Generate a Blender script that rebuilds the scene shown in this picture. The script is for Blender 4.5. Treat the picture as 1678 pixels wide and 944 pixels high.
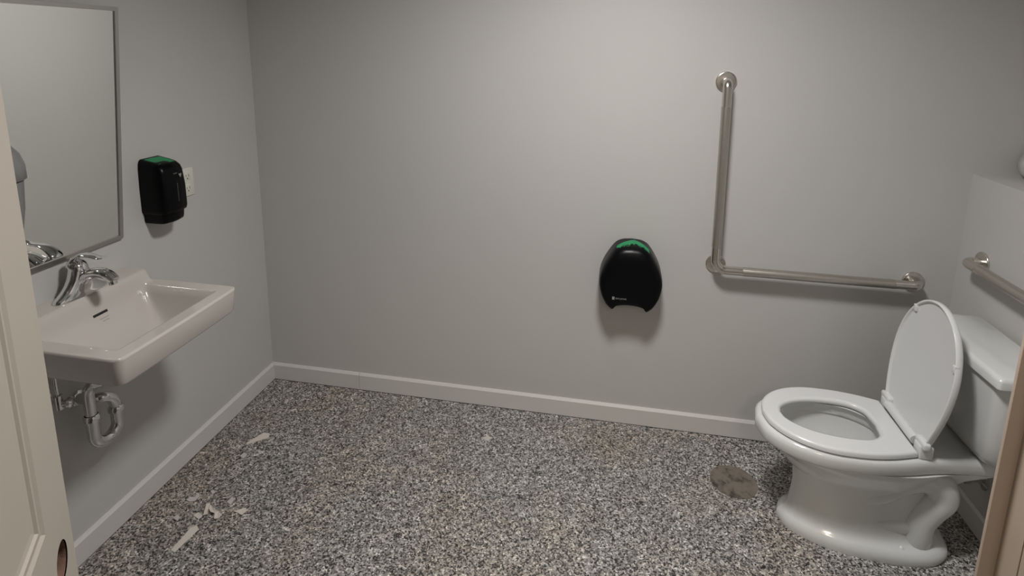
import bpy, bmesh, math, random
from mathutils import Vector, Matrix
random.seed(7)
for o in list(bpy.data.objects):
    bpy.data.objects.remove(o, do_unlink=True)
scene = bpy.context.scene
COL = scene.collection
PI = math.pi

# ------------------------------------------------------------------ camera
cam_data = bpy.data.cameras.new('camera')
cam = bpy.data.objects.new('camera', cam_data)
COL.objects.link(cam)
right = Vector((0.983311, 0.181371, 0.014277))
down = Vector((0.04898, -0.188333, -0.980883))
fwd = Vector((-0.175215, 0.965213, -0.194073))
CAM = Vector((1.67255, -2.40283, 1.70115))
rot = Matrix((right, -down, -fwd)).transposed()
cam.matrix_world = Matrix.Translation(CAM) @ rot.to_4x4()
cam_data.sensor_fit = 'HORIZONTAL'
cam_data.sensor_width = 36.0
cam_data.lens = 19.955
cam_data.shift_y = -0.12627          # the photograph is cropped from a taller frame
cam_data.clip_start = 0.02
scene.camera = cam

# ------------------------------------------------------------------ world, exposure
world = bpy.data.worlds.new('world')
scene.world = world
world.use_nodes = True
wb = world.node_tree.nodes['Background']
wb.inputs[0].default_value = (1.0, 0.96, 0.9, 1)
wb.inputs[1].default_value = 0.03
scene.view_settings.view_transform = 'Standard'
scene.view_settings.look = 'None'
scene.view_settings.gamma = 1.0
scene.view_settings.exposure = 0.0
scene.view_settings.use_curve_mapping = False

LAMP_POS = (1.70, -1.16, 2.46)       # ceiling fixture (built below)
LAMP_POWER = 29.0
HALL_POWER = 18.0                    # hallway ceiling lamp behind the doorway

lamp = bpy.data.lights.new('ceiling_lamp', 'AREA')
lamp.shape = 'DISK'
lamp.size = 0.32
lamp.spread = math.radians(159)
lamp.energy = LAMP_POWER
lamp.color = (1.0, 0.985, 0.975)
lamp_o = bpy.data.objects.new('ceiling_lamp', lamp)
lamp_o.location = (LAMP_POS[0], LAMP_POS[1], LAMP_POS[2] - 0.008)
COL.objects.link(lamp_o)

hall = bpy.data.lights.new('hallway_lamp', 'AREA')
hall.shape = 'DISK'
hall.size = 0.35
hall.energy = HALL_POWER
hall.color = (1.0, 0.88, 0.72)
hall_o = bpy.data.objects.new('hallway_lamp', hall)
hall_o.location = (1.9, -3.3, 2.4)
COL.objects.link(hall_o)

# ------------------------------------------------------------------ materials
def new_mat(name):
    m = bpy.data.materials.new(name)
    m.use_nodes = True
    return m, m.node_tree.nodes, m.node_tree.links, m.node_tree.nodes['Principled BSDF']

def simple(name, col, rough=0.5, metal=0.0, var=0.04, vscale=6.0, bump=0.0, bscale=200.0, coat=0.0, spec=0.5):
    m, N, L, b = new_mat(name)
    tc = N.new('ShaderNodeTexCoord')
    nz = N.new('ShaderNodeTexNoise')
    nz.inputs['Scale'].default_value = vscale
    nz.inputs['Detail'].default_value = 4
    L.new(tc.outputs['Object'], nz.inputs['Vector'])
    mp = N.new('ShaderNodeMapRange')
    mp.inputs[3].default_value = 1 - var
    mp.inputs[4].default_value = 1 + var
    L.new(nz.outputs['Fac'], mp.inputs[0])
    mx = N.new('ShaderNodeMix')
    mx.data_type = 'RGBA'
    mx.blend_type = 'MULTIPLY'
    mx.inputs[0].default_value = 1
    mx.inputs[6].default_value = (*col, 1)
    L.new(mp.outputs[0], mx.inputs[7])
    L.new(mx.outputs[2], b.inputs['Base Color'])
    b.inputs['Roughness'].default_value = rough
    b.inputs['Metallic'].default_value = metal
    b.inputs['Coat Weight'].default_value = coat
    b.inputs['Specular IOR Level'].default_value = spec
    if bump > 0:
        n2 = N.new('ShaderNodeTexNoise')
        n2.inputs['Scale'].default_value = bscale
        n2.inputs['Detail'].default_value = 3
        L.new(tc.outputs['Object'], n2.inputs['Vector'])
        bp = N.new('ShaderNodeBump')
        bp.inputs['Strength'].default_value = bump
        bp.inputs['Distance'].default_value = 0.002
        L.new(n2.outputs['Fac'], bp.inputs['Height'])
        L.new(bp.outputs['Normal'], b.inputs['Normal'])
    return m

M = {}
M['wall'] = simple('wall_paint', (0.50, 0.488, 0.47), 0.55, var=0.03, vscale=2.5, bump=0.12, bscale=160)
M['ceiling'] = simple('ceiling_paint', (0.72, 0.71, 0.69), 0.9, bump=0.2, bscale=90)
M['trim'] = simple('white_trim_paint', (0.60, 0.578, 0.56), 0.38, var=0.03, vscale=3)
M['gap_shade'] = simple('gap_shadow_dark', (0.10, 0.095, 0.09), 0.9)  # shade in the gap under the baseboards, painted as a dark colour
M['door'] = simple('cream_door_paint', (0.36, 0.322, 0.276), 0.45, var=0.025, vscale=4, bump=0.05, bscale=60)
M['jamb'] = simple('tan_frame_paint', (0.385, 0.312, 0.25), 0.5, var=0.06, vscale=9, bump=0.06, bscale=50)
M['rawwood'] = simple('raw_wood', (0.15, 0.082, 0.056), 0.9, var=0.5, vscale=90, bump=0.5, bscale=150)
M['porcelain'] = simple('white_porcelain', (0.64, 0.645, 0.635), 0.15, var=0.012, vscale=3, coat=0.3)
M['biscuit'] = simple('bone_porcelain', (0.515, 0.475, 0.437), 0.10, var=0.012, vscale=3, coat=0.3)
M['seatplastic'] = simple('white_seat_plastic', (0.665, 0.67, 0.67), 0.22, var=0.01)
M['chrome'] = simple('chrome', (0.78, 0.78, 0.79), 0.06, metal=1.0, var=0.02)
M['pipechrome'] = simple('worn_chrome', (0.70, 0.70, 0.69), 0.12, metal=1.0, var=0.15, vscale=30)
M['steel'] = simple('brushed_steel', (0.66, 0.63, 0.585), 0.24, metal=1.0, var=0.06, vscale=40)
M['peened'] = simple('peened_steel', (0.56, 0.53, 0.485), 0.36, metal=1.0, var=0.08, vscale=120, bump=0.25, bscale=500)
M['mirrorframe'] = simple('mirror_frame_metal', (0.50, 0.49, 0.47), 0.28, metal=1.0, var=0.05)
M['glass'] = simple('mirror_silver', (0.86, 0.88, 0.855), 0.015, metal=1.0, var=0.01)
M['black'] = simple('black_plastic', (0.0025, 0.0025, 0.003), 0.28, var=0.02, spec=0.12)
M['blackmatt'] = simple('black_smoke_plastic', (0.0015, 0.0015, 0.0025), 0.32, var=0.02, spec=0.17)
M['void'] = simple('dark_opening', (0.012, 0.011, 0.011), 0.8)
M['tape'] = simple('green_masking_tape', (0.012, 0.235, 0.085), 0.55, var=0.1, vscale=60, bump=0.1)
M['print'] = simple('grey_print', (0.25, 0.25, 0.25), 0.5)
M['stickerprint'] = simple('grey_sticker_print', (0.27, 0.25, 0.25), 0.5)
M['outlet'] = simple('ivory_outlet_plastic', (0.66, 0.64, 0.58), 0.35, var=0.01)
M['paper'] = simple('torn_paper', (0.62, 0.565, 0.51), 0.8, var=0.05, vscale=40)
M['paperdust'] = simple('pale_plaster_crumb', (0.50, 0.48, 0.45), 0.9, var=0.1, vscale=80)
M['bulb'] = None

def floor_material():
    m, N, L, b = new_mat('terrazzo_flake_floor')
    tc = N.new('ShaderNodeTexCoord')
    # warp so that chips are irregular
    w = N.new('ShaderNodeTexNoise'); w.inputs['Scale'].default_value = 160; w.inputs['Detail'].default_value = 2
    L.new(tc.outputs['Object'], w.inputs['Vector'])
    ad = N.new('ShaderNodeVectorMath'); ad.operation = 'MULTIPLY_ADD'
    L.new(w.outputs['Color'], ad.inputs[0])
    ad.inputs[1].default_value = (0.006, 0.006, 0.006)
    L.new(tc.outputs['Object'], ad.inputs[2])
    v = N.new('ShaderNodeTexVoronoi'); v.inputs['Scale'].default_value = 205
    L.new(ad.outputs[0], v.inputs['Vector'])
    sep = N.new('ShaderNodeSeparateColor'); L.new(v.outputs['Color'], sep.inputs[0])
    cr = N.new('ShaderNodeValToRGB'); cr.color_ramp.interpolation = 'CONSTANT'
    el = cr.color_ramp.elements
    el[0].position = 0; el[0].color = (0.022, 0.021, 0.020, 1)
    el[1].position = 0.20; el[1].color = (0.10, 0.096, 0.09, 1)
    for p, c in ((0.36, (0.21, 0.202, 0.190)), (0.55, (0.31, 0.298, 0.281)), (0.78, (0.43, 0.415, 0.392)), (0.93, (0.60, 0.582, 0.555))):
        e = el.new(p); e.color = (*c, 1)
    L.new(sep.outputs[0], cr.inputs[0])
    # larger scale clustering of lighter / darker chips
    v2 = N.new('ShaderNodeTexNoise'); v2.inputs['Scale'].default_value = 55; v2.inputs['Detail'].default_value = 3
    L.new(tc.outputs['Object'], v2.inputs['Vector'])
    mr = N.new('ShaderNodeMapRange'); mr.inputs[1].default_value = 0.3; mr.inputs[2].default_value = 0.7
    mr.inputs[3].default_value = 0.66; mr.inputs[4].default_value = 1.38
    L.new(v2.outputs['Fac'], mr.inputs[0])
    mul = N.new('ShaderNodeMix'); mul.data_type = 'RGBA'; mul.blend_type = 'MULTIPLY'; mul.inputs[0].default_value = 1
    L.new(cr.outputs[0], mul.inputs[6]); L.new(mr.outputs[0], mul.inputs[7])
    # rusty brown stains
    n3 = N.new('ShaderNodeTexNoise'); n3.inputs['Scale'].default_value = 2.6; n3.inputs['Detail'].default_value = 5
    n3.inputs['Roughness'].default_value = 0.65
    L.new(tc.outputs['Object'], n3.inputs['Vector'])
    m3 = N.new('ShaderNodeMapRange'); m3.inputs[1].default_value = 0.46; m3.inputs[2].default_value = 0.66
    m3.inputs[3].default_value = 0.0; m3.inputs[4].default_value = 0.62
    L.new(n3.outputs['Fac'], m3.inputs[0])
    st = N.new('ShaderNodeMix'); st.data_type = 'RGBA'; st.blend_type = 'MULTIPLY'
    L.new(m3.outputs[0], st.inputs[0]); L.new(mul.outputs[2], st.inputs[6])
    st.inputs[7].default_value = (1.01, 0.875, 0.735, 1)
    # chalky plaster dust near the left corner
    L.new(st.outputs[2], b.inputs['Base Color'])
    b.inputs['Roughness'].default_value = 0.42
    bp = N.new('ShaderNodeBump'); bp.inputs['Strength'].default_value = 0.15; bp.inputs['Distance'].default_value = 0.001
    L.new(sep.outputs[1], bp.inputs['Height']); L.new(bp.outputs['Normal'], b.inputs['Normal'])
    return m
M['floor'] = floor_material()

def cleanout_material():
    m, N, L, b = new_mat('tarnished_floor_plate')
    tc = N.new('ShaderNodeTexCoord')
    n = N.new('ShaderNodeTexNoise'); n.inputs['Scale'].default_value = 17; n.inputs['Detail'].default_value = 9; n.inputs['Roughness'].default_value = 0.65
    L.new(tc.outputs['Object'], n.inputs['Vector'])
    cr = N.new('ShaderNodeValToRGB')
    el = cr.color_ramp.elements
    el[0].position = 0.38; el[0].color = (0.06, 0.052, 0.044, 1)
    el[1].position = 0.50; el[1].color = (0.185, 0.158, 0.128, 1)
    e = el.new(0.72); e.color = (0.225, 0.196, 0.162, 1)
    L.new(n.outputs['Fac'], cr.inputs[0]); L.new(cr.outputs[0], b.inputs['Base Color'])
    b.inputs['Roughness'].default_value = 0.6
    b.inputs['Metallic'].default_value = 0.25
    return m
M['cleanout'] = cleanout_material()

def emit(name, col, s):
    m, N, L, b = new_mat(name)
    b.inputs['Base Color'].default_value = (0.9, 0.9, 0.9, 1)
    b.inputs['Emission Color'].default_value = (*col, 1)
    b.inputs['Emission Strength'].default_value = s
    return m
M['bulb'] = emit('lit_diffuser', (1.0, 0.962, 0.90), 12.0)

# ------------------------------------------------------------------ helpers
ORIGIN = {}

def link(o, name=None):
    COL.objects.link(o)

def empty(name, loc):
    o = bpy.data.objects.new(name, None)
    o.empty_display_size = 0.05
    o.location = loc
    link(o)
    ORIGIN[o.name] = Vector(loc)
    return o

def tag(o, label=None, cat=None, group=None, kind=None):
    if label: o['label'] = label
    if cat: o['category'] = cat
    if group: o['group'] = group
    if kind: o['kind'] = kind
    return o

class MB:
    """collects world-space geometry for ONE mesh object"""
    def __init__(s):
        s.v = []; s.f = []
    def add(s, vs, fs):
        k = len(s.v)
        s.v += [Vector(v) for v in vs]
        s.f += [tuple(i + k for i in f) for f in fs]
        return s
    def box(s, a, b, bev=0.0, seg=2, rot=None, piv=None):
        bm = bmesh.new()
        bmesh.ops.create_cube(bm, size=1)
        c = [(a[i] + b[i]) / 2 for i in range(3)]; d = [abs(b[i] - a[i]) for i in range(3)]
        for v in bm.verts:
            v.co = Vector((v.co[i] * d[i] for i in range(3)))
        if bev > 0:
            bmesh.ops.bevel(bm, geom=list(bm.edges), offset=bev, segments=seg, affect='EDGES', profile=0.5)
        vs = [v.co + Vector(c) for v in bm.verts]
        if rot is not None:
            p = Vector(piv if piv else c)
            vs = [rot @ (v - p) + p for v in vs]
        bm.verts.index_update()
        s.add(vs, [[v.index for v in f.verts] for f in bm.faces])
        bm.free()
        return s
    def loft(s, loops, cap0=True, cap1=True, closed=True):
        n = len(loops[0]); vs = []; fs = []
        for lp in loops: vs += list(lp)
        for i in range(len(loops) - 1):
            for j in range(n if closed else n - 1):
                k = (j + 1) % n
                fs.append((i * n + j, i * n + k, (i + 1) * n + k, (i + 1) * n + j))
        if cap0: fs.append(tuple(reversed(range(n))))
        if cap1: fs.append(tuple(range((len(loops) - 1) * n, len(loops) * n)))
        return s.add(vs, fs)
    def tube(s, path, r, seg=20, cap=True, flat=None):
        """flat = (scale_u, scale_v) list per point optional, up vector fixed"""
        P = [Vector(p) for p in path]
        n = len(P)
        R = r if isinstance(r, (list, tuple)) else [r] * n
        T = []
        for i in range(n):
            a = P[max(i - 1, 0)]; b = P[min(i + 1, n - 1)]
            T.append((b - a).normalized())
        u = T[0].orthogonal().normalized()
        loops = []
        for i in range(n):
            u = (u - T[i] * u.dot(T[i])).normalized()
            w = T[i].cross(u)
            loops.append([P[i] + (u * math.cos(2 * PI * k / seg) + w * math.sin(2 * PI * k / seg)) * R[i] for k in range(seg)])
        return s.loft(loops, cap, cap)
    def lathe(s, prof, origin, axis, seg=32, cap=True):
        """prof: (r, h) list along axis"""
        A = Vector(axis).normalized(); u = A.orthogonal().normalized(); w = A.cross(u); O = Vector(origin)
        loops = [[O + A * h + (u * math.cos(2 * PI * k / seg) + w * math.sin(2 * PI * k / seg)) * max(r, 1e-5) for k in range(seg)] for r, h in prof]
        return s.loft(loops, cap, cap)
    def build(s, name, mat, parent=None, smooth=True, angle=40, origin=None):
        me = bpy.data.meshes.new(name)
        if parent is not None:
            org = ORIGIN[parent.name]
        elif origin is not None:
            org = Vector(origin)
        else:
            xs = [v.x for v in s.v]; ys = [v.y for v in s.v]; zs = [v.z for v in s.v]
            org = Vector(((min(xs) + max(xs)) / 2, (min(ys) + max(ys)) / 2, min(zs)))
        me.from_pydata([tuple(v - org) for v in s.v], [], s.f)
        bm = bmesh.new(); bm.from_mesh(me)
        bmesh.ops.recalc_face_normals(bm, faces=bm.faces)
        bm.to_mesh(me); bm.free()
        me.materials.append(M[mat] if isinstance(mat, str) else mat)
        if smooth:
            for p in me.polygons: p.use_smooth = True
            me.set_sharp_from_angle(angle=math.radians(angle))
        o = bpy.data.objects.new(name, me)
        link(o)
        ORIGIN[o.name] = org
        if parent is not None:
            o.parent = parent
        else:
            o.location = org
        return o

def fillet(pts, rad, n=8):
    """polyline with rounded corners"""
    P = [Vector(p) for p in pts]
    out = [P[0]]
    for i in range(1, len(P) - 1):
        r = rad[i - 1] if isinstance(rad, (list, tuple)) else rad
        a = (P[i - 1] - P[i]).normalized(); b = (P[i + 1] - P[i]).normalized()
        ang = a.angle(b)
        if ang > PI - 0.02:
            out.append(P[i]); continue
        t = r / math.tan(ang / 2)
        t = min(t, (P[i - 1] - P[i]).length * 0.499, (P[i + 1] - P[i]).length * 0.499)
        rr = t * math.tan(ang / 2)
        c = P[i] + (a + b).normalized() * (rr / math.sin(ang / 2))
        s = P[i] + a * t - c; e = P[i] + b * t - c
        tot = s.angle(e)
        ax = s.cross(e).normalized()
        for k in range(n + 1):
            out.append(c + Matrix.Rotation(tot * k / n, 3, ax) @ s)
    out.append(P[-1])
    return out

def interp(tab, x):
    """monotone-ish smooth interpolation of (x, value) table"""
    if x <= tab[0][0]: return tab[0][1]
    if x >= tab[-1][0]: return tab[-1][1]
    for i in range(len(tab) - 1):
        x0, y0 = tab[i]; x1, y1 = tab[i + 1]
        if x0 <= x <= x1:
            def slope(k):
                if k <= 0 or k >= len(tab) - 1: 
                    j = min(max(k, 0), len(tab) - 2)
                    return (tab[j + 1][1] - tab[j][1]) / (tab[j + 1][0] - tab[j][0])
                return (tab[k + 1][1] - tab[k - 1][1]) / (tab[k + 1][0] - tab[k - 1][0])
            h = x1 - x0; t = (x - x0) / h
            m0 = slope(i) * h; m1 = slope(i + 1) * h
            return (2*t**3 - 3*t**2 + 1) * y0 + (t**3 - 2*t**2 + t) * m0 + (-2*t**3 + 3*t**2) * y1 + (t**3 - t**2) * m1

def sstep(a, b, x):
    t = min(max((x - a) / (b - a), 0), 1)
    return t * t * (3 - 2 * t)

def bez(pts, n=24):
    """Catmull-Rom through points"""
    P = [Vector(p) for p in pts]
    P = [2 * P[0] - P[1]] + P + [2 * P[-1] - P[-2]]
    out = []
    segs = len(P) - 3
    for i in range(segs):
        a, b, c, d = P[i:i + 4]
        for k in range(n):
            t = k / n
            out.append(0.5 * ((2 * b) + (c - a) * t + (2*a - 5*b + 4*c - d) * t*t + (3*b - a - 3*c + d) * t**3))
    out.append(P[-2])
    return out

# ------------------------------------------------------------------ room shell
W = 3.0276; HH = 1.2487; CEIL = 2.50; HB = 0.0902; TB = 0.013
YF = -2.55        # wall with the doorway
def struct(name, a, b, mat, parent=None):
    o = MB().box(a, b).build(name, mat, parent, smooth=False)
    if parent is None: tag(o, kind='structure')
    return o
struct('floor', (-0.1, -4.2, -0.1), (3.6, 0.1, 0.0), 'floor')
struct('ceiling', (-0.1, -4.2, CEIL), (3.6, 0.1, CEIL + 0.1), 'ceiling')
struct('wall_back', (-0.1, 0.0, 0.0), (3.6, 0.1, CEIL), 'wall')
struct('wall_left', (-0.1, YF, 0.0), (0.0, 0.0, CEIL), 'wall')
struct('wall_right', (W, -1.40, 0.0), (3.27, 0.0, HH), 'wall')                 # pipe chase with a ledge
struct('wall_ledge', (3.27, -1.40, 0.0), (3.37, 0.0, CEIL), 'wall')
struct('wall_partition', (2.400, -1.56, 0.0), (3.37, -1.40, CEIL), 'wall')
struct('wall_entry', (2.400, YF, 0.0), (2.52, -1.56, CEIL), 'wall')
# front wall with the doorway (hinges at x 1.45, opening to x 2.36)
struct('wall_front', (-0.1, YF - 0.12, 0.0), (1.42, YF, CEIL), 'wall')
struct('wall_header', (1.42, YF - 0.12, 2.08), (2.520, YF, CEIL), 'wall')
struct('wall_hallway', (-0.1, -4.2, 0.0), (3.6, -4.1, CEIL), 'wall')

# ------------------------------------------------------------------ baseboards
def board_profile(along, p0, p1, normal, flip=False):
    """baseboard from p0 to p1 (2D) with the thickness along normal (2D)"""
    prof = [(0.0, 0.004), (TB, 0.004), (TB, HB - 0.010), (TB * 0.45, HB), (0.0, HB)]
    loops = []
    for p in (p0, p1):
        loops.append([Vector((p[0] + normal[0] * t, p[1] + normal[1] * t, z)) for t, z in prof])
    return MB().loft(loops)
bb = empty('baseboard_back', (1.5, 0, 0)); tag(bb, kind='structure')
board_profile('x', (0.0, 0), (0.479, 0), (0, -1)).build('board', 'trim', bb, smooth=False)
board_profile('x', (0.4805, 0), (W, 0), (0, -1)).build('board', 'trim', bb, smooth=False)
MB().box((0.0, -TB + 0.002, 0.0), (W, 0, 0.004)).build('floor_gap_shade', 'gap_shade', bb, smooth=False)  # solid strip in the gap, coloured dark to stand for its shadow
bl = empty('baseboard_left', (0, -1.2, 0)); tag(bl, kind='structure')
board_profile('y', (0, -TB), (0, YF), (1, 0)).build('board', 'trim', bl, smooth=False)
MB().box((0.0, YF, 0.0), (TB - 0.002, -TB, 0.004)).build('floor_gap_shade', 'gap_shade', bl, smooth=False)
br = empty('baseboard_right', (W, -0.7, 0)); tag(br, kind='structure')
board_profile('y', (W, -TB), (W, -1.40), (-1, 0)).build('board', 'trim', br, smooth=False)
MB().box((W - TB + 0.002, -1.40, 0.0), (W, -TB, 0.004)).build('floor_gap_shade', 'gap_shade', br, smooth=False)

# ------------------------------------------------------------------ tan frame post at the right edge
tr = empty('trim_1', (2.36, -1.46, 0)); tag(tr, kind='structure')
MB().box((2.3485, -1.412, 0), (2.376, -1.4045, CEIL), 0.002, 2).build('jamb_stop', 'jamb', tr)
MB().box((2.374, -1.4585, 0), (2.400, -1.4045, CEIL), 0.0015, 2).build('jamb_board', 'jamb', tr)
MB().box((2.374, -1.560, 0), (2.400, -1.4605, CEIL), 0.0015, 2).build('casing_board', 'jamb', tr)

# ------------------------------------------------------------------ open door
H = Vector((0.607, -0.795, 0)).normalized()          # from the free edge towards the hinges
NRM = Vector((0.795, 0.607, 0))                        # towards the camera side
E0 = Vector((0.9052, -1.8088, 0))                      # free edge, bottom, visible face
DT = 0.044
DW = 0.91; DZ0 = 0.012; DZ1 = 2.04
def dpt(s, z, d=0.0):
    """point on the door: s from the free edge, z up, d depth below the visible face"""
    return E0 + H * s + Vector((0, 0, z)) - NRM * d
def dbox(mb, s0, s1, z0, z1, d0, d1):
    vs = [dpt(s, z, d) for d in (d0, d1) for s, z in ((s0, z0), (s1, z0), (s1, z1), (s0, z1))]
    mb.add(vs, [(0, 1, 2, 3), (7, 6, 5, 4), (0, 4, 5, 1), (1, 5, 6, 2), (2, 6, 7, 3), (3, 7, 4, 0)])
ST = 0.102; HZ = 0.984; HS = 0.058; HR = 0.027
dm = MB()
z0, z1 = HZ - 0.05, HZ + 0.05
dbox(dm, 0, ST, DZ0, z0, 0, DT); dbox(dm, 0, ST, z1, DZ1, 0, DT)
# block with the lock bore
n = 48
circ = [(HS + HR * math.cos(2 * PI * k / n), HZ + HR * math.sin(2 * PI * k / n)) for k in range(n)]
def sq(k):
    a = 2 * PI * k / n; c, s_ = math.cos(a), math.sin(a)
    m_ = max(abs(c), abs(s_)); x, y = c / m_, s_ / m_
    sx = (ST - HS) if x > 0 else HS
    return (HS + x * sx, HZ + y * 0.05)
outr = [sq(k) for k in range(n)]
vs = [dpt(s, z, 0) for s, z in outr] + [dpt(s, z, 0) for s, z in circ] + [dpt(s, z, DT) for s, z in circ] + [dpt(s, z, DT) for s, z in outr]
fs = []
for a in range(4):
    b_ = (a + 1) % 4
    if a == 1: continue
    for k in range(n):
        j = (k + 1) % n
        fs.append((a * n + k, a * n + j, b_ * n + j, b_ * n + k))
dm.add(vs, fs)
dbox(dm, DW - ST, DW, DZ0, DZ1, 0, DT)
PZ0, PZ1 = 1.066, 1.93        # upper panel
LZ0, LZ1 = 0.24, 0.86         # lower panel
for a, b_ in ((DZ0, LZ0), (LZ1, PZ0), (PZ1, DZ1)):
    dbox(dm, ST, DW - ST, a, b_, 0, DT)
door = dm.build('door_1', 'door', smooth=False, origin=dpt(DW, 0))
tag(door, 'cream painted panel door standing open with an empty lock bore', kind='structure')
lin = MB()
loops = []
for d in (0.0015, DT - 0.0015):
    loops.append([dpt(HS + (HR - 0.0008) * math.cos(2 * PI * k / n), HZ + (HR - 0.0008) * math.sin(2 * PI * k / n), d) for k in range(n)])
lin.loft(loops, False, False).build('lock_bore', 'rawwood', door)
for pz0, pz1 in ((PZ0, PZ1), (LZ0, LZ1)):
    MW = 0.030
    prof = [(0.0, 0.0), (0.0025, 0.0032), (0.010, 0.0036), (0.013, 0.0012), (0.019, 0.0008), (0.022, 0.0040), (MW, 0.0050)]
    for side in range(4):
        mb = MB(); loops = []
        for off, dep in prof:
            s0, s1, a, b_ = ST + off, DW - ST - off, pz0 + off, pz1 - off
            cs = [(s0, a), (s1, a), (s1, b_), (s0, b_)]
            loops.append([dpt(*cs[side], dep), dpt(*cs[(side + 1) % 4], dep)])
        for i in range(len(loops) - 1):
            mb.add([loops[i][0], loops[i][1], loops[i + 1][1], loops[i + 1][0]], [(0, 1, 2, 3)])
        # back it with thickness
        mb.add([loops[0][0], loops[0][1], dpt(*cs[(side + 1) % 4], 0.02), dpt(*cs[side], 0.02)], [(0, 1, 2, 3)])
        mb.build('panel_moulding', 'door', door, smooth=False)
    pm = MB(); dbox(pm, ST + MW, DW - ST - MW, pz0 + MW, pz1 - MW, 0.0050, DT - 0.008)
    pm.build('door_panel', 'door', door, smooth=False)
for hz in (0.25, 1.05, 1.85):
    MB().lathe([(0.007, -0.045), (0.007, 0.045)], dpt(DW + 0.006, hz, -0.004), (0, 0, 1), 12).build('hinge', 'steel', door)

# ------------------------------------------------------------------ ceiling light (out of frame, above the room)
cl = empty('ceiling_light', LAMP_POS)
tag(cl, 'flat round ceiling light above the middle of the room', 'ceiling light')
lx, ly, lz = LAMP_POS
MB().lathe([(0.19, 0.0), (0.19, 0.03), (0.17, 0.04)], (lx, ly, CEIL - 0.04), (0, 0, 1), 40).build('base_ring', 'trim', cl)
MB().lathe([(0.172, 0.0), (0.172, -0.004), (0.168, -0.006), (0.0, -0.006)], (lx, ly, lz), (0, 0, 1), 40).build('diffuser', 'bulb', cl)

# ------------------------------------------------------------------ toilet
TY = -0.43
toilet = empty('toilet', (2.62, TY, 0))
tag(toilet, 'white two-piece toilet with its seat cover raised against the tank', 'toilet')
NP = 40
def outline(xf, xb, tab, z, side_n=NP, sc=1.0, dx=0.0):
    """closed loop from front along the near side to the back and home along the far side"""
    pts = []
    for k in range(side_n + 1):
        t = (1 - math.cos(PI * k / side_n)) / 2
        x = xf + (xb - xf) * t
        pts.append((x, -interp(tab, t) * sc))
    loop = [Vector((x, TY + y, z)) for x, y in pts] + [Vector((x, TY - y, z)) for x, y in reversed(pts[1:-1])]
    return loop
def egg(hw, n1=2.0, pk=0.45, back=0.0, nb=2.4):
    """table of half width over t: ellipse front up to pk, then eases to `back` * hw at the end with round corners"""
    tab = []
    for k in range(41):
        t = k / 40
        if t < pk:
            u = 1 - t / pk
            y = hw * (1 - u ** n1) ** (1 / n1) if u < 1 else 0.0
        else:
            u = (t - pk) / (1 - pk)
            y = hw * (back + (1 - back) * (1 - u ** nb) ** (1 / nb)) if back == 0 else hw * (1 - (1 - back) * u ** 1.5)
            if back > 0 and u > 0.93:
                y *= math.sqrt(max(0, 1 - ((u - 0.93) / 0.07) ** 2)) * 0.999
        tab.append((t, max(y, 0)))
    return tab
S = []
spec = [  # z, xf, xb, hw, pk
    (0.0, 2.337, 2.880, 0.146, 0.60), (0.018, 2.333, 2.884, 0.149, 0.60), (0.034, 2.337, 2.880, 0.145, 0.60),
    (0.046, 2.347, 2.868, 0.134, 0.58), (0.056, 2.358, 2.852, 0.119, 0.55), (0.075, 2.366, 2.838, 0.107, 0.52), (0.12, 2.372, 2.825, 0.100, 0.50),
    (0.17, 2.375, 2.815, 0.101, 0.48), (0.22, 2.370, 2.81, 0.110, 0.46), (0.27, 2.345, 2.81, 0.130, 0.45),
    (0.31, 2.300, 2.82, 0.152, 0.45), (0.338, 2.262, 2.84, 0.168, 0.45), (0.352, 2.248, 2.85, 0.1735, 0.44)]
for z, xf, xb, hw, pk in spec:
    S.append(outline(xf, xb, egg(hw, 2.0, pk, 0, 2.6), z))
# rim with the rear deck
rimtab = [(0, 0)]
def rim_out(z, grow):
    xf, xb = 2.232 - grow, 2.985
    tab = []
    for k in range(61):
        t = k / 60; x = xf + (xb - xf) * t
        if x < 2.47:
            u = (2.47 - x) / (2.47 - xf); y = 0.180 * math.sqrt(max(0, 1 - u * u))
        else:
            y = interp([(2.47, 0.180), (2.56, 0.178), (2.66, 0.160), (2.76, 0.132), (2.85, 0.118), (2.93, 0.112), (2.985, 0.11)], x)
            if x > 2.965: y -= 0.012 * ((x - 2.965) / 0.02) ** 2
        tab.append((t, max(0, y + (grow if x > xf + 0.01 else 0))))
    tab[0] = (0, 0)
    tab[-1] = (1, tab[-1][1])
    return outline(xf, xb, tab, z)
for z, g in ((0.3535, -0.006), (0.357, 0.002), (0.364, 0.005), (0.388, 0.006), (0.399, 0.004), (0.406, -0.002), (0.408, -0.009)):
    S.append(rim_out(z, g))
bowl = MB().loft(S, True, False)
# inner bowl
inner = []
for z, xf, xb, hw in ((0.408, 2.300, 2.630, 0.112), (0.402, 2.292, 2.638, 0.120), (0.375, 2.286, 2.646, 0.126), (0.366, 2.286, 2.646, 0.126), (0.362, 2.280, 2.650, 0.131),
                       (0.34, 2.284, 2.648, 0.129), (0.31, 2.298, 2.642, 0.122), (0.26, 2.335, 2.63, 0.104), (0.215, 2.385, 2.615, 0.078), (0.19, 2.43, 2.60, 0.055), (0.18, 2.45, 2.58, 0.04)):
    inner.append(outline(xf, xb, egg(hw, 2.0, 0.5, 0, 2.2), z))
nl = len(S[-1])
bowl.loft(inner, False, True)
# top land between outer rim and opening
bowl.loft([S[-1], inner[0]], False, False)
bowl.build('bowl', 'porcelain', toilet, angle=50)
# water
MB().loft([outline(2.375, 2.60, egg(0.082, 2.0, 0.5, 0, 2.2), 0.2305)], True, False).build('water', simple('bowl_water', (0.35, 0.36, 0.36), 0.03), toilet)
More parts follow.
